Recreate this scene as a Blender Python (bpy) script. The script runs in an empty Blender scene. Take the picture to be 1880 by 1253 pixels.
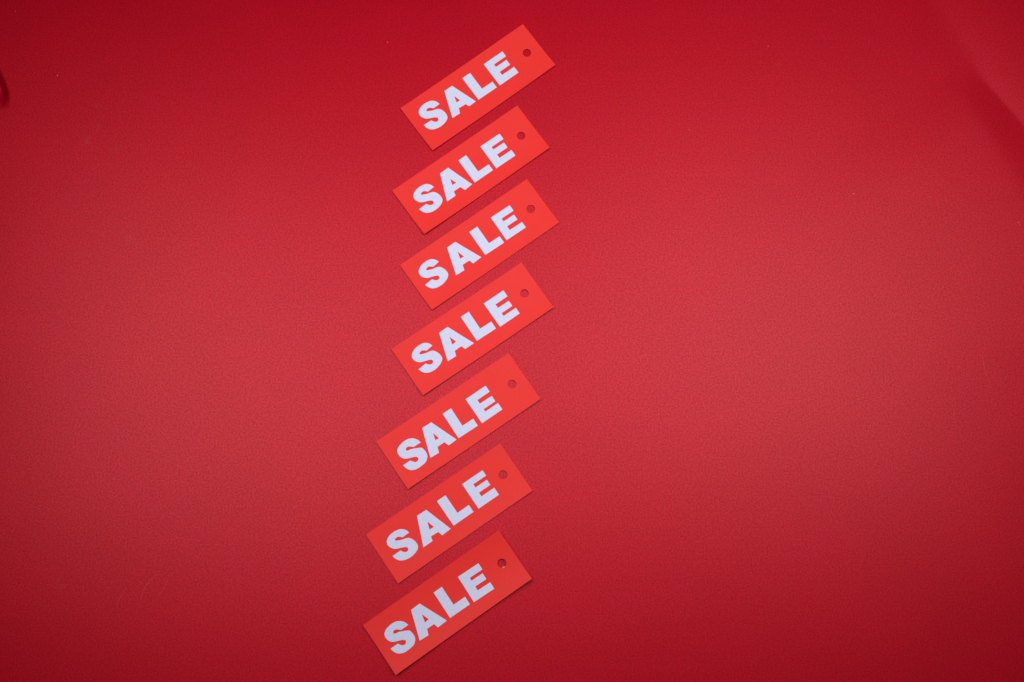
import bpy, bmesh, math, random
from mathutils import Matrix, Vector
from mathutils.geometry import delaunay_2d_cdt

# ---------------------------------------------------------------- scene, camera, light
S = bpy.context.scene
COL = S.collection
random.seed(7)

CAM_H = 0.71576            # metres above the paper
TILT, ROLL = 0.17396, -0.03825
cam_data = bpy.data.cameras.new('camera')
cam_data.sensor_width = 36.0
cam_data.lens = 44.755
cam_data.clip_start = 0.01
cam_data.clip_end = 20.0
cam = bpy.data.objects.new('camera', cam_data)
COL.objects.link(cam)
cam.matrix_world = Matrix.Translation((0, 0, CAM_H)) @ Matrix.Rotation(TILT, 4, 'X') @ Matrix.Rotation(ROLL, 4, 'Y')
S.camera = cam

world = bpy.data.worlds.new('World')
S.world = world
world.use_nodes = True
bg = world.node_tree.nodes['Background']
bg.inputs['Color'].default_value = (0.9, 0.93, 1.0, 1)
bg.inputs['Strength'].default_value = 0.003      # the dark studio round the table

S.view_settings.view_transform = 'Standard'
S.view_settings.look = 'None'
S.view_settings.exposure = 0.0
S.view_settings.gamma = 1.0

S.cycles.use_denoising = False          # keep the paper's fine grain
S.cycles.use_adaptive_sampling = False


def softbox(name, loc, aim, size, watts):
    """A softbox with a honeycomb grid: an area lamp with a narrowed spread."""
    d = bpy.data.lights.new(name, 'AREA')
    d.shape = 'RECTANGLE'
    d.size, d.size_y = size
    d.energy = watts
    d.spread = 2 * 0.794
    d.color = (1.0, 1.0, 1.0)
    o = bpy.data.objects.new(name, d)
    COL.objects.link(o)
    n = (Vector(aim) - Vector(loc)).normalized()
    u = (Vector((1, 0, 0)) - n * n.x).normalized()
    v = (-n).cross(u)
    u, v = u * math.cos(-0.059) + v * math.sin(-0.059), v * math.cos(-0.059) - u * math.sin(-0.059)
    m = Matrix((u, v, -n)).transposed().to_4x4()
    o.matrix_world = Matrix.Translation(loc) @ m
    return o


POWER = 0.96
softbox('softbox', (-0.200, 0.206, 0.650), (-0.056, 0.150, 0), (0.47, 0.34), POWER)
softbox('softbox', (0.350, 0.268, 0.800), (0.212, 0.236, 0), (0.47, 0.34), POWER * 1.37)

# ---------------------------------------------------------------- measured data
# tag centres in metres, turn in radians; letter outlines in millimetres in each tag's own frame
TAGS = [
 dict(x=0.00886, y=0.27797, a=0.6337, hole=(36.09,0.23,2.43), corners=(0, 21, 22, 42),
  S=[(-24.71,4.97),(-25.12,6.69),(-26.06,8.21),(-27.7,9.47),(-30.15,10.08),(-32.82,10.2),(-35.15,9.66),(-37.23,8.38),(-38.11,6.76),(-38.14,5.07),(-37.48,3.49),(-36.38,2.16),(-34.52,1.14),(-32.71,0.33),(-31.06,-0.65),(-30.51,-1.57),(-30.88,-2.44),(-31.65,-2.96),(-32.64,-2.9),(-33.52,-2.34),(-34.22,-1.33),(-34.64,-0.39),(-39.96,-0.28),(-39.63,-2.21),(-38.76,-4.05),(-37.67,-5.15),(-35.77,-6.11),(-33.05,-6.67),(-30.39,-6.55),(-28,-5.95),(-26.07,-4.79),(-25.33,-3.39),(-25.13,-1.25),(-25.67,0.96),(-26.6,2.49),(-28.11,3.39),(-29.95,3.9),(-31.76,4.71),(-33.33,5.66),(-33.14,6.46),(-32.24,6.74),(-30.81,6.53),(-29.1,4.84)],
  A=[(-17.67,9.75),(-12.05,9.74),(-6.37,-6.25),(-11.35,-6.34),(-12.21,-4.07),(-17.1,-3.78),(-18.31,-6.73),(-23.69,-6.55),(-14.74,3.98),(-13.57,-0.2),(-15.98,-0.11)],
  L=[(-4.36,10.06),(1.31,10.02),(1.22,-2.02),(8.85,-2.08),(8.82,-6.47),(-4.48,-6.38)],
  E=[(11.07,9.63),(24.81,9.55),(24.79,5.89),(16,5.94),(15.99,3.98),(23.69,3.94),(23.67,0.23),(15.96,0.27),(15.95,-2.14),(24.72,-2.19),(24.7,-6.66),(10.98,-6.58)]),
 dict(x=0.0047, y=0.22722, a=0.6234, hole=(35.84,-0.23,2.4), corners=(0, 21, 22, 42),
  S=[(-23.9,4.15),(-24.42,5.82),(-25.44,7.27),(-27.15,8.42),(-29.61,8.89),(-32.25,8.86),(-34.53,8.2),(-36.49,6.83),(-37.27,5.19),(-37.18,3.52),(-36.43,2.01),(-35.25,0.76),(-33.35,-0.14),(-31.51,-0.84),(-29.81,-1.72),(-29.21,-2.59),(-29.52,-3.47),(-30.25,-4.02),(-31.23,-4.02),(-32.13,-3.52),(-32.89,-2.56),(-33.37,-1.65),(-38.63,-1.83),(-38.18,-3.72),(-37.2,-5.48),(-36.06,-6.5),(-34.12,-7.35),(-31.39,-7.75),(-28.78,-7.49),(-26.44,-6.77),(-24.61,-5.52),(-23.97,-4.11),(-23.91,-1.99),(-24.6,0.15),(-25.61,1.61),(-27.16,2.41),(-29.01,2.82),(-30.86,3.52),(-32.47,4.37),(-32.33,5.17),(-31.46,5.49),(-30.04,5.36),(-28.24,3.79)],
  A=[(-16.16,8.74),(-10.32,8.81),(-4.76,-7.37),(-10.09,-7.88),(-11.38,-4.74),(-15.95,-4.73),(-16.65,-7.46),(-22.76,-7.45),(-13.25,2.69),(-11.75,-1.28),(-14.41,-1.14)],
  L=[(-2.88,8.97),(2.69,8.96),(2.65,-3.17),(10.19,-3.19),(10.18,-7.53),(-2.94,-7.49)],
  E=[(12.59,8.42),(26.33,8.22),(26.28,4.24),(17.73,4.36),(17.71,2.5),(25.25,2.39),(25.2,-1.28),(17.65,-1.18),(17.62,-3.73),(26.1,-3.85),(26.04,-7.99),(12.36,-7.8)]),
 dict(x=0.00963, y=0.18261, a=0.6149, hole=(36.24,0.09,2.52), corners=(0, 21, 22, 42),
  S=[(-25.49,5.01),(-26.1,6.64),(-27.21,8.02),(-28.97,9.07),(-31.45,9.41),(-34.08,9.25),(-36.3,8.48),(-38.17,7.02),(-38.84,5.35),(-38.66,3.71),(-37.82,2.25),(-36.57,1.07),(-34.63,0.28),(-32.76,-0.32),(-31.02,-1.1),(-30.36,-1.94),(-30.62,-2.83),(-31.31,-3.41),(-32.29,-3.45),(-33.22,-3),(-34.03,-2.09),(-34.56,-1.22),(-39.78,-1.66),(-39.22,-3.5),(-38.14,-5.2),(-36.94,-6.15),(-34.96,-6.89),(-32.22,-7.15),(-29.64,-6.76),(-27.36,-5.93),(-25.61,-4.61),(-25.06,-3.17),(-25.13,-1.08),(-25.94,1.01),(-27.04,2.41),(-28.62,3.12),(-30.49,3.43),(-32.37,4.03),(-34.02,4.79),(-33.93,5.59),(-33.09,5.95),(-31.66,5.89),(-29.78,4.43)],
  A=[(-16.76,9.11),(-10.95,9.25),(-3.91,-6.8),(-9.85,-7.12),(-10.7,-4.42),(-15.31,-4.35),(-16.36,-7.51),(-21.95,-7.23),(-13.19,3.72),(-11.86,-0.68),(-14.39,-0.61)],
  L=[(-0.94,9.44),(4.74,9.34),(4.53,-2.57),(12,-2.7),(11.92,-7.33),(-1.23,-7.1)],
  E=[(14.27,9.28),(27.57,9),(27.49,5.02),(19.08,5.19),(19.03,3.15),(26.37,2.99),(26.3,-0.55),(18.96,-0.39),(18.9,-3.12),(27.6,-3.3),(27.51,-7.26),(13.93,-6.98)]),
 dict(x=0.00547, y=0.13291, a=0.5986, hole=(35.97,0.17,2.42), corners=(0, 21, 22, 42),
  S=[(-24.58,4.87),(-25.25,6.5),(-26.41,7.87),(-28.23,8.89),(-30.74,9.18),(-33.39,8.97),(-35.6,8.14),(-37.45,6.64),(-38.07,4.94),(-37.83,3.3),(-36.93,1.84),(-35.64,0.68),(-33.65,-0.08),(-31.74,-0.65),(-29.96,-1.4),(-29.27,-2.23),(-29.5,-3.13),(-30.18,-3.73),(-31.16,-3.8),(-32.12,-3.36),(-32.97,-2.46),(-33.53,-1.59),(-38.79,-2.15),(-38.16,-3.99),(-37.01,-5.68),(-35.77,-6.62),(-33.75,-7.32),(-30.98,-7.52),(-28.38,-7.08),(-26.11,-6.19),(-24.39,-4.82),(-23.88,-3.36),(-24.02,-1.25),(-24.9,0.84),(-26.05,2.22),(-27.68,2.9),(-29.58,3.18),(-31.49,3.74),(-33.18,4.47),(-33.12,5.28),(-32.28,5.66),(-30.84,5.64),(-28.89,4.2)],
  A=[(-17.28,8.8),(-11.38,8.93),(-4.25,-7.31),(-10.28,-7.34),(-11.18,-4.7),(-15.77,-4.85),(-16.95,-7.82),(-22.49,-7.6),(-13.64,3.49),(-12.15,-0.94),(-14.93,-1.05)],
  L=[(-1.9,9.52),(3.58,9.44),(3.41,-2.39),(11,-2.5),(10.93,-7.39),(-2.15,-7.2)],
  E=[(13.34,8.5),(27.03,8.53),(27.04,4.31),(18.62,4.3),(18.63,1.76),(26.14,1.78),(26.15,-1.88),(18.64,-1.89),(18.64,-3.9),(27.09,-3.88),(27.1,-7.9),(13.37,-7.93)]),
 dict(x=-0.00252, y=0.08024, a=0.5947, hole=(36.48,0.12,2.46), corners=(0, 22, 23, 45),
  S=[(-24.57,1.75),(-25.17,3.81),(-26.26,5.4),(-27.51,6.43),(-29.34,7.26),(-31.77,7.52),(-34.4,7.16),(-36.34,6.54),(-38,5.28),(-38.68,3.56),(-38.49,1.46),(-37.67,-0.21),(-36.28,-1.35),(-34.43,-2.13),(-32.52,-2.84),(-31.28,-3.56),(-30.6,-4.47),(-30.88,-5.37),(-31.68,-5.9),(-32.7,-5.96),(-33.53,-5.6),(-34.26,-4.76),(-35.09,-3.42),(-39.95,-3.42),(-39.46,-5.4),(-38.55,-7.23),(-37.38,-8.38),(-35.76,-9.18),(-33.64,-9.56),(-30.71,-9.42),(-28.23,-8.96),(-26.43,-7.59),(-25.62,-6.41),(-25.19,-4.51),(-25.41,-2.61),(-25.77,-1.22),(-27.41,-0.12),(-29.38,0.81),(-31.06,1.54),(-32.79,1.87),(-33.62,2.23),(-33.71,3.06),(-32.94,3.73),(-31.97,3.71),(-30.84,3.14),(-29.37,1.79)],
  A=[(-19.47,7.99),(-13.42,7.83),(-7.08,-8.27),(-12.6,-8.49),(-13.57,-5.65),(-18.25,-5.63),(-19.4,-8.87),(-24.95,-8.54),(-15.96,2.28),(-14.78,-2.08),(-17.15,-1.89)],
  L=[(-5.43,8.23),(0.21,8.12),(-0.02,-3.63),(7.3,-3.78),(7.21,-8.51),(-5.76,-8.25)],
  E=[(9.89,7.82),(23.59,7.85),(23.6,3.71),(15.13,3.69),(15.13,1.14),(23.18,1.15),(23.18,-2.57),(15.14,-2.59),(15.14,-4.27),(23.82,-4.25),(23.82,-8.68),(9.92,-8.71)]),
 dict(x=-0.00756, y=0.02867, a=0.5947, hole=(36.4,0.56,2.46), corners=(0, 21, 22, 42),
  S=[(-24.62,3.67),(-25.17,5.37),(-26.23,6.85),(-27.97,8.05),(-30.46,8.6),(-33.12,8.65),(-35.4,8.05),(-37.35,6.74),(-38.09,5.11),(-37.97,3.44),(-37.19,1.89),(-35.97,0.6),(-34.05,-0.36),(-32.18,-1.11),(-30.45,-2.04),(-29.83,-2.94),(-30.13,-3.81),(-30.85,-4.34),(-31.83,-4.31),(-32.75,-3.78),(-33.54,-2.8),(-34.03,-1.87),(-39.33,-1.89),(-38.84,-3.8),(-37.82,-5.6),(-36.64,-6.66),(-34.68,-7.57),(-31.92,-8.05),(-29.29,-7.86),(-26.96,-7.21),(-25.14,-6.02),(-24.53,-4.61),(-24.51,-2.49),(-25.24,-0.32),(-26.29,1.18),(-27.86,2.02),(-29.74,2.49),(-31.61,3.24),(-33.25,4.15),(-33.12,4.94),(-32.26,5.24),(-30.82,5.07),(-28.98,3.44)],
  A=[(-15.93,8.82),(-9.88,8.64),(-4.49,-7.64),(-10.27,-8.01),(-11.18,-5.17),(-15.9,-4.99),(-16.51,-7.52),(-22.64,-7.64),(-12.95,2.94),(-11.54,-1.58),(-14.47,-1.39)],
  L=[(-2.3,9.29),(3.41,9.32),(3.48,-2.54),(11.17,-2.5),(11.19,-7.09),(-2.2,-7.17)],
  E=[(14.57,9.21),(28.33,9.16),(28.32,5.59),(19.67,5.62),(19.66,3.45),(27.36,3.42),(27.35,-0.02),(19.65,0),(19.64,-2.52),(28.24,-2.55),(28.23,-7.28),(14.52,-7.23)]),
 dict(x=-0.0085, y=-0.01986, a=0.6002, hole=(36.22,0.2,2.46), corners=(0, 22, 23, 45),
  S=[(-24.74,2),(-25.36,4.03),(-26.45,5.6),(-27.7,6.62),(-29.51,7.45),(-31.89,7.73),(-34.47,7.4),(-36.37,6.8),(-37.97,5.59),(-38.62,3.92),(-38.4,1.85),(-37.57,0.22),(-36.19,-0.92),(-34.36,-1.7),(-32.48,-2.42),(-31.25,-3.13),(-30.57,-4.03),(-30.83,-4.91),(-31.61,-5.42),(-32.61,-5.47),(-33.43,-5.11),(-34.16,-4.28),(-34.99,-2.96),(-39.77,-2.91),(-39.25,-4.85),(-38.33,-6.66),(-37.16,-7.79),(-35.56,-8.59),(-33.48,-8.99),(-30.61,-8.87),(-28.18,-8.45),(-26.43,-7.13),(-25.65,-5.97),(-25.26,-4.12),(-25.5,-2.25),(-25.88,-0.89),(-27.5,0.2),(-29.45,1.13),(-31.11,1.86),(-32.81,2.2),(-33.64,2.57),(-33.74,3.38),(-32.98,4.02),(-32.03,4),(-30.91,3.43),(-29.45,2.09)],
  A=[(-19.06,7.79),(-13.26,8.03),(-6.19,-8.05),(-12.14,-8.34),(-12.94,-5.62),(-17.53,-5.6),(-18.79,-8.81),(-24.3,-8.48),(-15.49,2.52),(-13.86,-1.8),(-16.59,-2.17)],
  L=[(-3.66,8.54),(1.8,8.47),(1.65,-3.16),(9.23,-3.26),(9.17,-8.11),(-3.87,-7.95)],
  E=[(12.11,7.91),(25.58,7.54),(25.47,3.52),(17.15,3.76),(17.1,1.93),(24.42,1.73),(24.31,-2.02),(17,-1.82),(16.93,-4.41),(25.09,-4.63),(24.98,-8.78),(11.65,-8.41)]),
]
SCRATCHES = [[(0.2363,0.0939),(0.2381,0.0927),(0.2402,0.0901),(0.2422,0.0867)],
 [(0.2801,0.0904),(0.2810,0.0850),(0.2816,0.0750)],
 [(0.2478,0.1173),(0.2492,0.1138),(0.2496,0.1103)],
 [(0.3180,0.1385),(0.3222,0.1385),(0.3263,0.1408)],
 [(0.3001,0.1215),(0.3004,0.1119),(0.3018,0.1055),(0.3044,0.0973)],
 [(-0.1760,-0.0177),(-0.1747,-0.0125),(-0.1711,-0.0072),(-0.1666,-0.0020)],
 [(-0.1666,-0.0160),(-0.1636,-0.0114),(-0.1609,-0.0044)],
 [(-0.1249,0.1100),(-0.1208,0.1141),(-0.1160,0.1184),(-0.1139,0.1216)],
 [(0.2810,0.1087),(0.2814,0.1011)],
 [(0.2468,0.1433),(0.2492,0.1401)],
 [(-0.1885,-0.0205),(-0.1867,-0.0156),(-0.1839,-0.0106)],
 [(0.2124,0.1082),(0.2136,0.1056)],
 [(0.2024,0.0962),(0.2031,0.0861)],
 [(0.3267,0.1971),(0.3278,0.1944)],
 [(-0.1843,0.1169),(-0.1822,0.1116),(-0.1807,0.1060)],
 [(0.2283,0.0805),(0.2329,0.0786)]]
SPECKS = [(0.2298,0.2139),(0.1828,0.3056),(-0.2370,0.2834),(-0.2638,0.3231),(0.1335,0.2526),(-0.0448,0.3058),(0.3266,0.1964),(-0.1283,0.1610),(0.1474,0.0528),(0.0775,0.0288),(-0.0871,0.0013)]
SMUDGES = [(-0.2180,0.2446),(-0.2119,0.2529),(-0.1916,0.1855),(-0.2009,0.2391),(-0.2140,0.2649),(-0.2015,0.3282),(0.1889,0.2935),(0.3105,0.1023),(-0.2213,0.0724),(-0.2204,-0.0095)]
LEFT_FOLD = [(-0.2752,0.2922),(-0.2703,0.2838),(-0.2678,0.2788),(-0.2659,0.2735),(-0.2649,0.2682),(-0.2649,0.2622)]

TAG_L, TAG_W = 90.0, 32.16        # millimetres
CARD_T = 0.35
MM = 0.001


# ---------------------------------------------------------------- materials
def new_mat(name):
    m = bpy.data.materials.new(name)
    m.use_nodes = True
    nt = m.node_tree
    b = nt.nodes['Principled BSDF']
    return m, nt, b


def node(nt, kind, **kw):
    n = nt.nodes.new(kind)
    for k, v in kw.items():
        setattr(n, k, v)
    return n


def noise(nt, vec, scale, detail=2.0, rough=0.5):
    n = node(nt, 'ShaderNodeTexNoise', noise_dimensions='2D')
    n.inputs['Scale'].default_value = scale
    n.inputs['Detail'].default_value = detail
    n.inputs['Roughness'].default_value = rough
    nt.links.new(vec, n.inputs['Vector'])
    return n.outputs['Fac']


def remap(nt, val, a, b, c, d):
    n = node(nt, 'ShaderNodeMapRange')
    n.inputs['From Min'].default_value = a
    n.inputs['From Max'].default_value = b
    n.inputs['To Min'].default_value = c
    n.inputs['To Max'].default_value = d
    nt.links.new(val, n.inputs['Value'])
    return n.outputs['Result']


def math_op(nt, op, a, b):
    n = node(nt, 'ShaderNodeMath', operation=op)
    for i, v in enumerate((a, b)):
        if isinstance(v, (int, float)):
            n.inputs[i].default_value = v
        else:
            nt.links.new(v, n.inputs[i])
    return n.outputs[0]


def mix_col(nt, fac, a, b, blend='MIX'):
    n = node(nt, 'ShaderNodeMix', data_type='RGBA', blend_type=blend)
    if isinstance(fac, (int, float)):
        n.inputs[0].default_value = fac
    else:
        nt.links.new(fac, n.inputs[0])
    for i, v in ((6, a), (7, b)):
        if isinstance(v, tuple):
            n.inputs[i].default_value = (*v, 1)
        else:
            nt.links.new(v, n.inputs[i])
    return n.outputs[2]


def scale_col(nt, col, fac):
    n = node(nt, 'ShaderNodeVectorMath', operation='SCALE')
    nt.links.new(col, n.inputs[0])
    nt.links.new(fac, n.inputs['Scale'])
    return n.outputs[0]


def paper_material():
    m, nt, b = new_mat('red construction paper')
    tc = node(nt, 'ShaderNodeTexCoord')
    vec = tc.outputs['Object']
    grain = noise(nt, vec, 1050, 3.0, 0.75)
    cloth = noise(nt, vec, 260, 2.0, 0.6)
    cloud = noise(nt, vec, 18, 4.0, 0.6)
    # long thin fibres pressed into the sheet
    mp = node(nt, 'ShaderNodeMapping')
    mp.inputs['Scale'].default_value = (1.0, 0.18, 1.0)
    mp.inputs['Rotation'].default_value = (0, 0, 0.5)
    nt.links.new(vec, mp.inputs['Vector'])
    fibre = noise(nt, mp.outputs['Vector'], 1100, 1.0, 0.5)
    f = math_op(nt, 'ADD', remap(nt, grain, 0.25, 0.75, -0.12, 0.12), remap(nt, cloth, 0.25, 0.75, -0.015, 0.015))
    f = math_op(nt, 'ADD', f, remap(nt, cloud, 0.3, 0.7, -0.022, 0.022))
    f = math_op(nt, 'ADD', f, remap(nt, fibre, 0.3, 0.7, -0.03, 0.03))
    fac = math_op(nt, 'ADD', f, 1.0)
    base = node(nt, 'ShaderNodeRGB')
    base.outputs[0].default_value = (0.444, 0.0, 0.0124, 1)
    col = scale_col(nt, base.outputs[0], fac)
    # small grey smudges with a shape of their own
    wob = noise(nt, vec, 300, 2.0, 0.6)
    for (x, y), (r, a) in zip(SMUDGES, SMUDGE_RA):
        d = node(nt, 'ShaderNodeVectorMath', operation='DISTANCE')
        nt.links.new(vec, d.inputs[0])
        d.inputs[1].default_value = (x, y, 0)
        dd = math_op(nt, 'ADD', d.outputs['Value'], remap(nt, wob, 0.2, 0.8, -0.5 * r, 0.5 * r))
        k = remap(nt, dd, 0.15 * r, r, abs(a), 0.0)
        col = mix_col(nt, k, col, (0.36, 0.05, 0.07) if a > 0 else (0.30, 0.0, 0.008))
    nt.links.new(col, b.inputs['Base Color'])
    # satin dyed stock: a broad red sheen from the fibres under a thin, smoother sizing that greys it
    b.inputs['Metallic'].default_value = 0.74
    b.inputs['Roughness'].default_value = 0.66
    b.inputs['Specular IOR Level'].default_value = 0.0
    sp = math_op(nt, 'MULTIPLY', remap(nt, grain, 0.25, 0.75, 0.45, 1.55), SIZING)
    nt.links.new(sp, b.inputs['Coat Weight'])
    b.inputs['Coat Roughness'].default_value = 0.375
    b.inputs['Coat IOR'].default_value = 1.5
    bump = node(nt, 'ShaderNodeBump')
    bump.inputs['Strength'].default_value = 0.03
    bump.inputs['Distance'].default_value = 0.0002
    nt.links.new(grain, bump.inputs['Height'])
    nt.links.new(bump.outputs['Normal'], b.inputs['Normal'])
    return m


def card_material():
    m, nt, b = new_mat('vermilion card')
    tc = node(nt, 'ShaderNodeTexCoord')
    vec = tc.outputs['Object']
    fine = noise(nt, vec, 900, 2.0, 0.6)
    cloud = noise(nt, vec, 60, 2.0, 0.5)
    f = math_op(nt, 'ADD', remap(nt, fine, 0.25, 0.75, -0.02, 0.02), remap(nt, cloud, 0.3, 0.7, -0.015, 0.015))
    fac = math_op(nt, 'ADD', f, 1.0)
    base = node(nt, 'ShaderNodeRGB')
    base.outputs[0].default_value = (0.785, 0.034, 0.030, 1)
    nt.links.new(scale_col(nt, base.outputs[0], fac), b.inputs['Base Color'])
    b.inputs['Roughness'].default_value = 0.42
    b.inputs['Specular IOR Level'].default_value = 0.06
    return m


def white_material():
    m, nt, b = new_mat('cool white vinyl')
    tc = node(nt, 'ShaderNodeTexCoord')
    fine = noise(nt, tc.outputs['Object'], 500, 2.0, 0.5)
    fac = remap(nt, fine, 0.25, 0.75, 0.97, 1.03)
    base = node(nt, 'ShaderNodeRGB')
    base.outputs[0].default_value = (0.60, 0.62, 0.80, 1)
    nt.links.new(scale_col(nt, base.outputs[0], fac), b.inputs['Base Color'])
    b.inputs['Roughness'].default_value = 0.5
    b.inputs['Specular IOR Level'].default_value = 0.1
    return m


def plain_material(name, col, rough=0.7, spec=0.1):
    m, nt, b = new_mat(name)
    tc = node(nt, 'ShaderNodeTexCoord')
    fine = noise(nt, tc.outputs['Object'], 800, 2.0, 0.5)
    base = node(nt, 'ShaderNodeRGB')
    base.outputs[0].default_value = (*col, 1)
    nt.links.new(scale_col(nt, base.outputs[0], remap(nt, fine, 0.25, 0.75, 0.85, 1.15)), b.inputs['Base Color'])
    b.inputs['Roughness'].default_value = rough
    b.inputs['Specular IOR Level'].default_value = spec
    return m


SIZING = 0.235
SMUDGE_RA = [(.0035, .16), (.0025, .14), (.004, .10), (.003, .12), (.003, .12), (.0022, -.6), (.003, .06), (.004, .05), (.003, .06), (.004, .07)]
M_PAPER = paper_material()
M_CARD = card_material()
M_WHITE = white_material()
M_CARD_CORE = plain_material('torn card core', (0.85, 0.42, 0.40))
M_SCUFF = plain_material('scuffed red fibre', (0.52, 0.05, 0.065))
M_DUST = plain_material('pale dust', (0.62, 0.30, 0.30))


# ---------------------------------------------------------------- helpers
def link_mesh(name, bm, mat, parent=None, smooth=False):
    me = bpy.data.meshes.new(name)
    bm.normal_update()
    bm.to_mesh(me)
    bm.free()
    if smooth:
        for p in me.polygons:
            p.use_smooth = True
    me.materials.append(mat)
    o = bpy.data.objects.new(name, me)
    COL.objects.link(o)
    if parent is not None:
        o.parent = parent
    return o


def inside(p, loops):
    """even-odd test against several closed loops"""
    c = False
    for lp in loops:
        n = len(lp)
        for i in range(n):
            (x1, y1), (x2, y2) = lp[i], lp[(i + 1) % n]
            if (y1 > p[1]) != (y2 > p[1]) and p[0] < (x2 - x1) * (p[1] - y1) / (y2 - y1) + x1:
                c = not c
    return c


def densify(lp, step):
    out = []
    n = len(lp)
    for i in range(n):
        a, b = Vector(lp[i]), Vector(lp[(i + 1) % n])
        k = max(1, int(math.ceil((b - a).length / step)))
        out += [tuple(a.lerp(b, j / k)) for j in range(k)]
    return out


def slab(loops, height, z0, z1, grid, step):
    """A flat shape (outer loop first, then holes; millimetres) bent over height(u, v) between offsets z0 and z1."""
    loops = [densify(l, step) for l in loops]
    co, ed = [], []
    for l in loops:
        s = len(co)
        co += [Vector(p) for p in l]
        ed += [(s + i, s + (i + 1) % len(l)) for i in range(len(l))]
    xs = [p[0] for p in loops[0]]
    ys = [p[1] for p in loops[0]]
    if grid:
        x = min(xs) + grid / 2
        while x < max(xs):
            y = min(ys) + grid / 2
            while y < max(ys):
                if inside((x, y), loops) and min((Vector((x, y)) - c).length for c in co) > grid * 0.35:
                    co.append(Vector((x, y)))
                y += grid
            x += grid
    v, e, f, *_ = delaunay_2d_cdt(co, ed, [], 0, 1e-5)
    bm = bmesh.new()
    top = [bm.verts.new((p.x * MM, p.y * MM, (height(p.x, p.y) + z1) * MM)) for p in v]
    low = [bm.verts.new((p.x * MM, p.y * MM, (height(p.x, p.y) + z0) * MM)) for p in v]
    for t in f:
        c = sum((v[i] for i in t), Vector((0, 0))) / len(t)
        if inside(c, loops):
            a, b_, c_ = (v[t[0]], v[t[1]], v[t[2]])
            if (b_ - a).cross(c_ - a) < 0:
                t = list(reversed(t))
            bm.faces.new([top[i] for i in t])
            bm.faces.new([low[i] for i in reversed(t)])
    bound = [e_ for e_ in bm.edges if len(e_.link_faces) == 1]
    pair = dict(zip(top, low))
    for e_ in bound:
        if e_.verts[0] in pair:
            fc = e_.link_faces[0]
            lp = next(l for l in fc.loops if l.edge == e_)
            a, b_ = lp.vert, lp.link_loop_next.vert
            bm.faces.new((b_, a, pair[a], pair[b_]))
    for vv in [q for q in bm.verts if not q.link_faces]:
        bm.verts.remove(vv)
    return bm


def smooth_loop(pts, corners, sub=4):
    """Catmull-Rom through the traced points, kept sharp at the corner points."""
    n = len(pts)
    P = [Vector(p) for p in pts]
    out = []
    for i in range(n):
        p1, p2 = P[i], P[(i + 1) % n]
        p0 = P[i - 1] if i not in corners else p1 * 2 - p2
        p3 = P[(i + 2) % n] if (i + 1) % n not in corners else p2 * 2 - p1
        straight = i in corners and (i + 1) % n in corners
        k = 1 if straight else sub
        for j in range(k):
            t = j / k
            q = 0.5 * ((2 * p1) + (p2 - p0) * t + (2 * p0 - 5 * p1 + 4 * p2 - p3) * t * t + (3 * p1 - p0 - 3 * p2 + p3) * t ** 3)
            out.append((q.x, q.y))
    return out


# ---------------------------------------------------------------- the red paper underneath
def sstep(a, b, x):
    t = min(1.0, max(0.0, (x - a) / (b - a)))
    return t * t * (3 - 2 * t)


def seg_dist(p, line):
    best, side = 1e9, 0
    for a, b in zip(line[:-1], line[1:]):
        ax, ay = a
        dx, dy = b[0] - ax, b[1] - ay
        t = max(0.0, min(1.0, ((p[0] - ax) * dx + (p[1] - ay) * dy) / (dx * dx + dy * dy)))
        ex, ey = p[0] - ax - t * dx, p[1] - ay - t * dy
        d = math.hypot(ex, ey)
        if d < best:
            best, side = d, math.copysign(1, dx * ey - dy * ex)
    return best * side


def buckle(x, y):
    """The sheet is buckled at its upper right corner and pinched at its left edge."""
    z = 0.0
    if x > 0.18 and y > 0.12:
        rx, ry = x - 0.3155, y - 0.2815
        s = rx * 0.62 - ry * 0.784
        t = rx * 0.784 + ry * 0.62
        a = sstep(-0.026, 0.012, s)
        if t < 0:
            w = 0.017 + 0.16 * max(s, 0.0)       # the shaded flank widens towards the sheet's edge
            z += FOLD_A * a * w * (1 - math.log1p(math.exp(9 * (1 + t / w))) / 9) * math.exp(-(t / 0.08) ** 2)
        tb = -0.176 * s if s < 0 else 0.0
        soft = 0.0012 + 0.0018 * sstep(0.0, -0.05, s) if s < 0 else 0.0012
        q = (t - tb) / soft
        up = soft * (math.log1p(math.exp(q)) if q < 30 else q)
        z += FOLD_B * (1 - math.exp(-up / 0.030))
    if x < -0.25 and y > 0.24:
        u = -seg_dist((x, y), LEFT_FOLD)      # the sheet dips steeply to the left of this curve
        z -= PINCH * sstep(-0.0016, 0.0036, u) * math.exp(-max(0.0, u - 0.0036) / 0.008) * sstep(0.262, 0.275, y)
    return z


FOLD_A, FOLD_B, PINCH = 0.055, 0.0019, 0.0026


def axis(a, b, fine, coarse, zones):
    out, x = [], a
    while x < b:
        out.append(x)
        x += fine if any(p <= x <= q for p, q in zones) else coarse
    out.append(b)
    return out


xs = axis(-0.46, 0.52, 0.0007, 0.008, [(-0.292, -0.25), (0.24, 0.37)])
ys = axis(-0.22, 0.50, 0.0007, 0.008, [(0.17, 0.36)])
bm = bmesh.new()
rows = [[bm.verts.new((x, y, buckle(x, y))) for x in xs] for y in ys]
for j in range(len(ys) - 1):
    for i in range(len(xs) - 1):
        bm.faces.new((rows[j][i], rows[j][i + 1], rows[j + 1][i + 1], rows[j + 1][i]))
paper = link_mesh('red_paper', bm, M_PAPER, smooth=True)
paper['kind'] = 'structure'
paper['label'] = 'sheet of deep red paper under the tags, buckled at its upper right corner'

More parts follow.
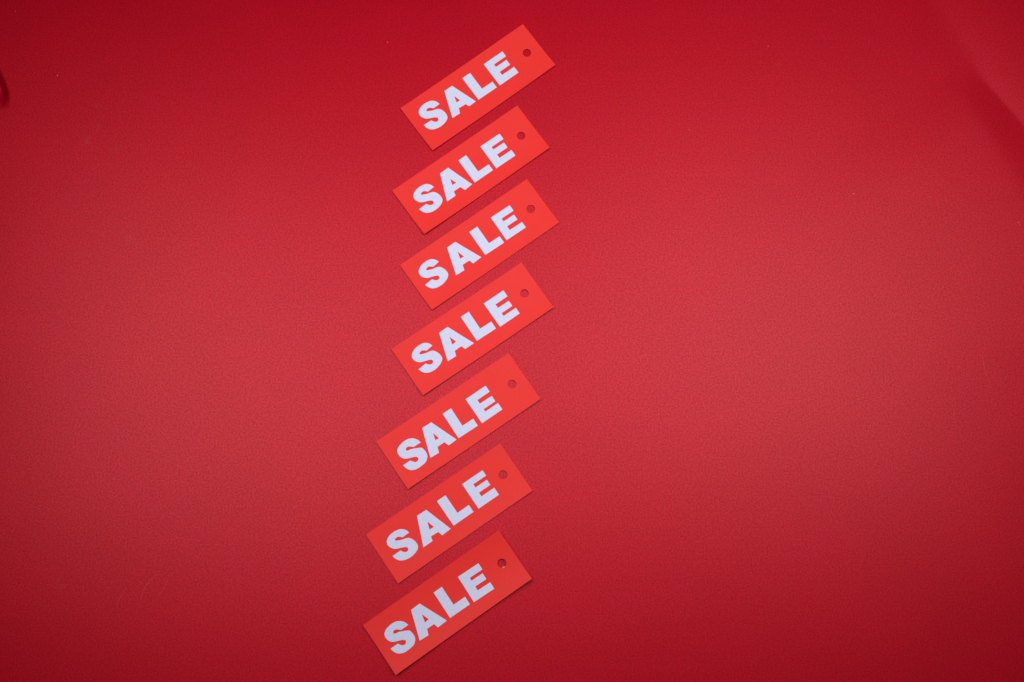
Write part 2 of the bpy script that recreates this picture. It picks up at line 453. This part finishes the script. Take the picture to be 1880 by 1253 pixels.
# scuffs in the paper's face: thin raised fibres
bm = bmesh.new()
for line in SCRATCHES:
    w = random.uniform(0.00009, 0.00016)
    pts = smooth_loop(line + line[::-1], {0, len(line) - 1, len(line), 2 * len(line) - 1}, 5)
    pts = pts[:len(pts) // 2]
    prev = None
    for i, p in enumerate(pts):
        q = Vector(pts[min(i + 1, len(pts) - 1)]) - Vector(pts[max(i - 1, 0)])
        if q.length < 1e-9:
            continue
        q.normalize()
        ww = w * (0.35 + 0.65 * math.sin(math.pi * (i + 0.6) / (len(pts) + 0.2)))
        nx, ny = -q.y * ww, q.x * ww
        z = buckle(*p)
        cur = [bm.verts.new((p[0] + nx, p[1] + ny, z + 0.00001)), bm.verts.new((p[0], p[1], z + 0.00006)),
               bm.verts.new((p[0] - nx, p[1] - ny, z + 0.00001))]
        if prev:
            bm.faces.new((prev[0], prev[1], cur[1], cur[0]))
            bm.faces.new((prev[1], prev[2], cur[2], cur[1]))
        prev = cur
scuffs = link_mesh('scratches', bm, M_SCUFF, paper, smooth=True)
scuffs['kind'] = 'stuff'

# crumbs of dust lying on the paper
bm = bmesh.new()
for k, (x, y) in enumerate(SPECKS):
    r = (0.00040, 0.00028, 0.00026, 0.00022)[k] if k < 4 else random.uniform(0.00016, 0.00024)
    mt = Matrix.Translation((x, y, buckle(x, y) + r * 0.35)) @ Matrix.Rotation(random.uniform(0, 6), 4, 'Z') @ Matrix.Diagonal((1.0, random.uniform(0.55, 0.9), 0.6, 1))
    g = bmesh.ops.create_icosphere(bm, subdivisions=1, radius=r, matrix=mt)
    for v in g['verts']:
        v.co += Vector((random.uniform(-1, 1), random.uniform(-1, 1), random.uniform(-1, 1))) * r * 0.2
dust = link_mesh('dust', bm, M_DUST)
dust['kind'] = 'stuff'
dust['label'] = 'tiny pale specks of dust scattered over the red paper'
dust['category'] = 'dust'

# ---------------------------------------------------------------- the tags
GROUP = 'red sale tags laid one below another in a slanting column'
# lift of the corners off the paper in mm: upper left, lower left, upper right, lower right
LIFT = [(1.0, 1.7, 0.9, 1.9), (1.3, 2.3, 1.0, 2.0), (0.9, 1.6, 0.4, 1.0), (1.2, 2.0, 1.5, 2.2),
        (0.8, 1.9, 0.5, 2.1), (0.8, 1.3, 1.1, 1.7), (1.9, 3.4, 4.6, 5.2)]
LABELS = [
    'topmost red SALE tag, the one with no other tag above it',
    'second red SALE tag from the top, left corner jutting out below the topmost tag',
    'third red SALE tag from the top, with a wide gap between its S and A',
    'middle red SALE tag, the fourth from the top with three tags on each side',
    'fifth red SALE tag from the top, its S almost touching its A',
    'sixth red SALE tag from the top, directly above the lowest tag',
    'lowest red SALE tag, lifted off the paper with a dark shadow in its punched hole',
]


def make_tag(i, T):
    root = bpy.data.objects.new('sale_tag', None)
    root.empty_display_size = 0.01
    COL.objects.link(root)
    root.location = (T['x'], T['y'], 0.00008)
    root.rotation_euler = (0, 0, T['a'])
    root['label'] = LABELS[i]
    root['category'] = 'tag'
    root['group'] = GROUP
    l00, l01, l10, l11 = LIFT[i]

    def height(u, v):
        s, t = u / TAG_L + 0.5, 0.5 - v / TAG_W
        c = (l00 * (1 - s) + l10 * s) * (1 - t) + (l01 * (1 - s) + l11 * s) * t
        return c * (0.58 * (2 * s - 1) ** 2 + 0.42 * (2 * t - 1) ** 2)

    hx, hy, hr = T['hole']
    hw, hh = TAG_L / 2, TAG_W / 2
    outer = [(-hw, -hh), (hw, -hh), (hw, hh), (-hw, hh)]
    hole = [(hx + hr * math.cos(k * math.tau / 40), hy + hr * math.sin(k * math.tau / 40)) for k in range(40)]
    card = link_mesh('card', slab([outer, hole], height, 0.0, CARD_T, 2.6, 2.6), M_CARD, root)
    for ch in 'SALE':
        pts = T[ch]
        if ch == 'S':
            loops = [smooth_loop(pts, set(T['corners']))]
        elif ch == 'A':
            loops = [pts[:8], pts[8:]]
        else:
            loops = [pts]
        o = link_mesh('letter', slab(loops, height, CARD_T - 0.03, CARD_T + 0.05, 3.0, 3.0), M_WHITE, root)
        o['label'] = 'white letter ' + ch
    if i == 6:   # a shred of card left by the punch at the lower rim of the hole
        a = -1.8
        p = [(hx + hr * math.cos(a + d) * f, hy + hr * math.sin(a + d) * f) for d, f in ((-.32, 1.06), (.30, 1.06), (.24, .80), (.02, .93), (-.30, .96))]
        o = link_mesh('paper_shred', slab([p], height, CARD_T - 0.1, CARD_T + 0.10, 0, 2), M_CARD_CORE, root)
    return root


for i, T in enumerate(TAGS):
    make_tag(i, T)
